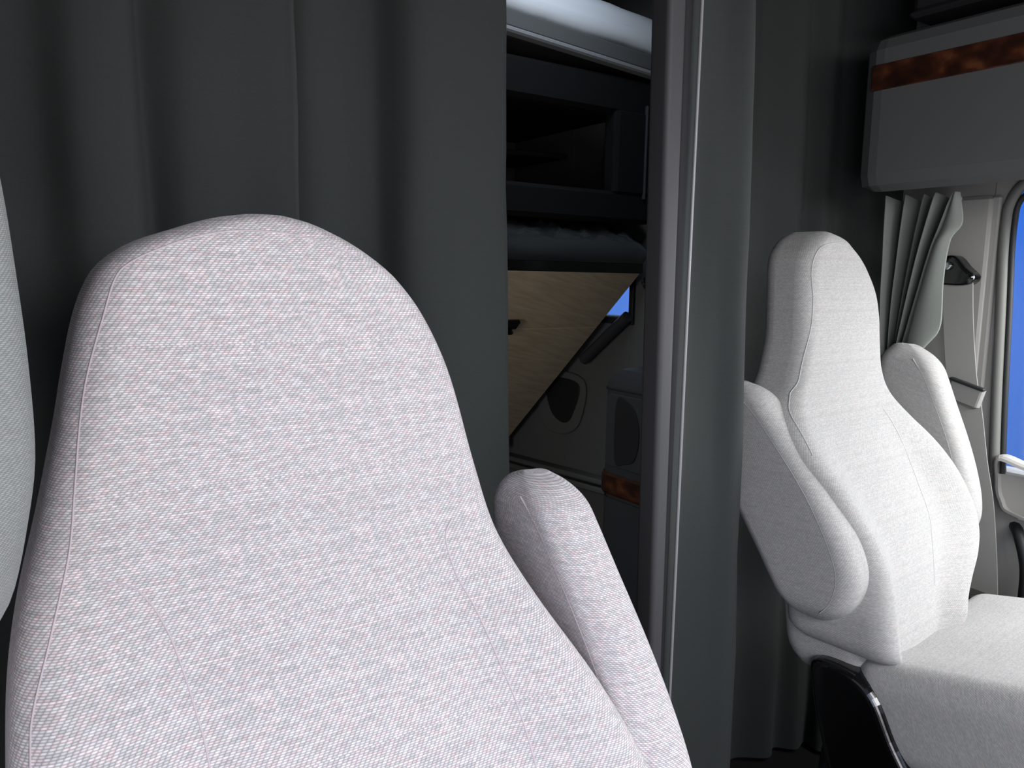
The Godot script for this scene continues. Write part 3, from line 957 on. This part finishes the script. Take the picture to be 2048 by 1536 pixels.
func cushion_mesh() -> ArrayMesh:
	var rings := []
	var n := 48
	for i in n + 1:
		var u := 0.5 - 0.5 * cos(PI * i / n)
		var z := lerpf(0.0, 0.52, u)
		var k := sqrt(maxf(0.01, 1.0 - pow(maxf(0.0, absf(z - 0.26) - 0.21) / 0.0505, 2.0)))
		var ring := PackedVector3Array()
		for p in rrect(0.255 - 0.03 * (1 - k), 0.075 * lerpf(0.35, 1.0, k), 0.04, 7, 14):
			var up := 0.018 * (1.0 - pow(p.x / 0.25, 2.0)) + 0.016 * smoothstep(0.1, 0.24, absf(p.x)) if p.y > 0 else 0.0
			ring.append(Vector3(p.x, p.y - 0.06 + up * k, z + (0.015 - p.y) * 0.5 * (1.0 - z / 0.52)))
		rings.append(ring)
	return loft(rings)


func seats() -> void:
	var near := {
		"edge": [[-0.013, -0.016, 0.016], [-0.009, -0.04, 0.036], [0.001, -0.07, 0.06], [0.012, -0.099, 0.081], [0.025, -0.12, 0.101], [0.04, -0.134, 0.119], [0.07, -0.147, 0.143], [0.115, -0.158, 0.166], [0.159, -0.167, 0.180], [0.221, -0.182, 0.192], [0.286, -0.20, 0.203], [0.341, -0.21, 0.224], [0.42, -0.216, 0.263], [0.5, -0.222, 0.293], [0.62, -0.228, 0.30], [0.7, -0.228, 0.29]],
		"bolster": 0.03, "seam_r": 0.0009,
		"seams": [
			[Vector2(0.075, 0.022), Vector2(0.03, 0.007), Vector2(0.0, 0.003), Vector2(-0.032, 0.003), Vector2(-0.063, 0.009), Vector2(-0.09, 0.019), Vector2(-0.111, 0.03), Vector2(-0.123, 0.043), Vector2(-0.134, 0.075), Vector2(-0.146, 0.115), Vector2(-0.153, 0.151), Vector2(-0.16, 0.20), Vector2(-0.167, 0.242), Vector2(-0.182, 0.29), Vector2(-0.196, 0.33), Vector2(-0.20, 0.354), Vector2(-0.205, 0.42), Vector2(-0.21, 0.55)],
			[Vector2(-0.15, 0.262), Vector2(-0.129, 0.269), Vector2(-0.117, 0.283), Vector2(-0.108, 0.303), Vector2(-0.102, 0.326), Vector2(-0.096, 0.358), Vector2(-0.092, 0.393), Vector2(-0.09, 0.5)],
			[Vector2(0.145, 0.262), Vector2(0.136, 0.272), Vector2(0.134, 0.285), Vector2(0.137, 0.308), Vector2(0.147, 0.335), Vector2(0.157, 0.376), Vector2(0.166, 0.417), Vector2(0.171, 0.466), Vector2(0.172, 0.52)]],
		"skirt": [0.03, 0.25], "arm": [-0.295, 0.305, 0.0, 0.0, 0.0, 0.0],
	}
	var ns := thing("driver_seat", Vector3(0.209, 1.287, -0.67), "large light grey fabric seat close up in front of the wide sleeper curtain", "seat")
	make_seat(ns, near, M.seat, M.piping)
	var far := {
		"edge": [[-0.014, -0.065, -0.05], [-0.008, -0.085, -0.02], [0.0, -0.098, 0.005], [0.012, -0.112, 0.025], [0.03, -0.13, 0.056], [0.053, -0.138, 0.083], [0.099, -0.143, 0.118], [0.145, -0.148, 0.13], [0.177, -0.154, 0.128], [0.211, -0.172, 0.12], [0.246, -0.20, 0.108], [0.29, -0.25, 0.105], [0.329, -0.275, 0.125], [0.373, -0.282, 0.155], [0.41, -0.272, 0.17], [0.454, -0.26, 0.182], [0.495, -0.245, 0.183], [0.533, -0.242, 0.165], [0.566, -0.247, 0.13], [0.6, -0.258, 0.08], [0.63, -0.262, 0.05], [0.68, -0.262, 0.03]],
		"bolster": 0.04, "seam_r": 0.0012,
		"seams": [
			[Vector2(-0.04, 0.006), Vector2(-0.088, 0.012), Vector2(-0.115, 0.03), Vector2(-0.127, 0.062), Vector2(-0.128, 0.118), Vector2(-0.142, 0.177), Vector2(-0.189, 0.243), Vector2(-0.229, 0.274), Vector2(-0.256, 0.305), Vector2(-0.27, 0.36)],
			[Vector2(0.03, 0.315), Vector2(0.042, 0.342), Vector2(0.05, 0.389), Vector2(0.046, 0.447), Vector2(0.038, 0.50), Vector2(0.007, 0.546), Vector2(-0.029, 0.603)]],
		"skirt": [-0.09, 0.16], "arm": [-0.262, 0.265, 0.0, 0.035, 0.30, 0.055],
	}
	var fs := thing("passenger_seat", Vector3(1.368, 1.331, -0.90), "light grey high-backed seat seen from the side by the far door", "seat")
	fs.rotation.y = deg_to_rad(5.0)
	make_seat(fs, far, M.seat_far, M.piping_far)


# ---------------------------------------------------------------- outside
func outside() -> void:
	struct("ground", box(Vector3(-30, -1.3, -30), Vector3(40, -1.2, 30), 0.01), M.asphalt, "asphalt lot")
	var t := thing("parked_truck", Vector3(4.2, -1.2, -1.5), "bright blue parked truck body outside the far door window", "truck")
	obj("body", box(Vector3(0.0, 0.9, -1.2), Vector3(2.3, 3.9, 2.6), 0.12), M.blue, t)
	obj("skirt", box(Vector3(0.04, 0.4, -1.2), Vector3(2.2, 0.92, 2.6), 0.04), M.dark, t)
	for z in [-0.6, 1.9]:
		var w := obj("wheel", extrude(smooth_poly([Vector2(0.5, 0), Vector2(0, 0.5), Vector2(-0.5, 0), Vector2(0, -0.5)], 8), Basis(Vector3.BACK, Vector3.UP, Vector3.LEFT), -0.3, 0.02, 0.03), M.rubber, t)
		w.position = Vector3(0.05, 0.5, z)
	obj("door_line", box(Vector3(-0.004, 1.2, 0.3), Vector3(0.02, 3.2, 0.315), 0.002), M.dark, t)
	var r := thing("box_trailer", Vector3(6.5, -1.2, -7.5), "pale blue box trailer seen through the small sleeper window", "trailer")
	obj("body", box(Vector3(0, 1.0, -6.0), Vector3(2.4, 3.9, 3.2), 0.05), M.pale_blue, r)
	obj("lower_rail", box(Vector3(-0.03, 0.85, -6.0), Vector3(2.4, 1.02, 3.2), 0.03), M.white, r)
	for z in [-5.0, -3.8, 2.2]:
		var w := obj("wheel", extrude(smooth_poly([Vector2(0.5, 0), Vector2(0, 0.5), Vector2(-0.5, 0), Vector2(0, -0.5)], 8), Basis(Vector3.BACK, Vector3.UP, Vector3.LEFT), -0.3, 0.02, 0.03), M.rubber, r)
		w.position = Vector3(0.05, 0.5, z)
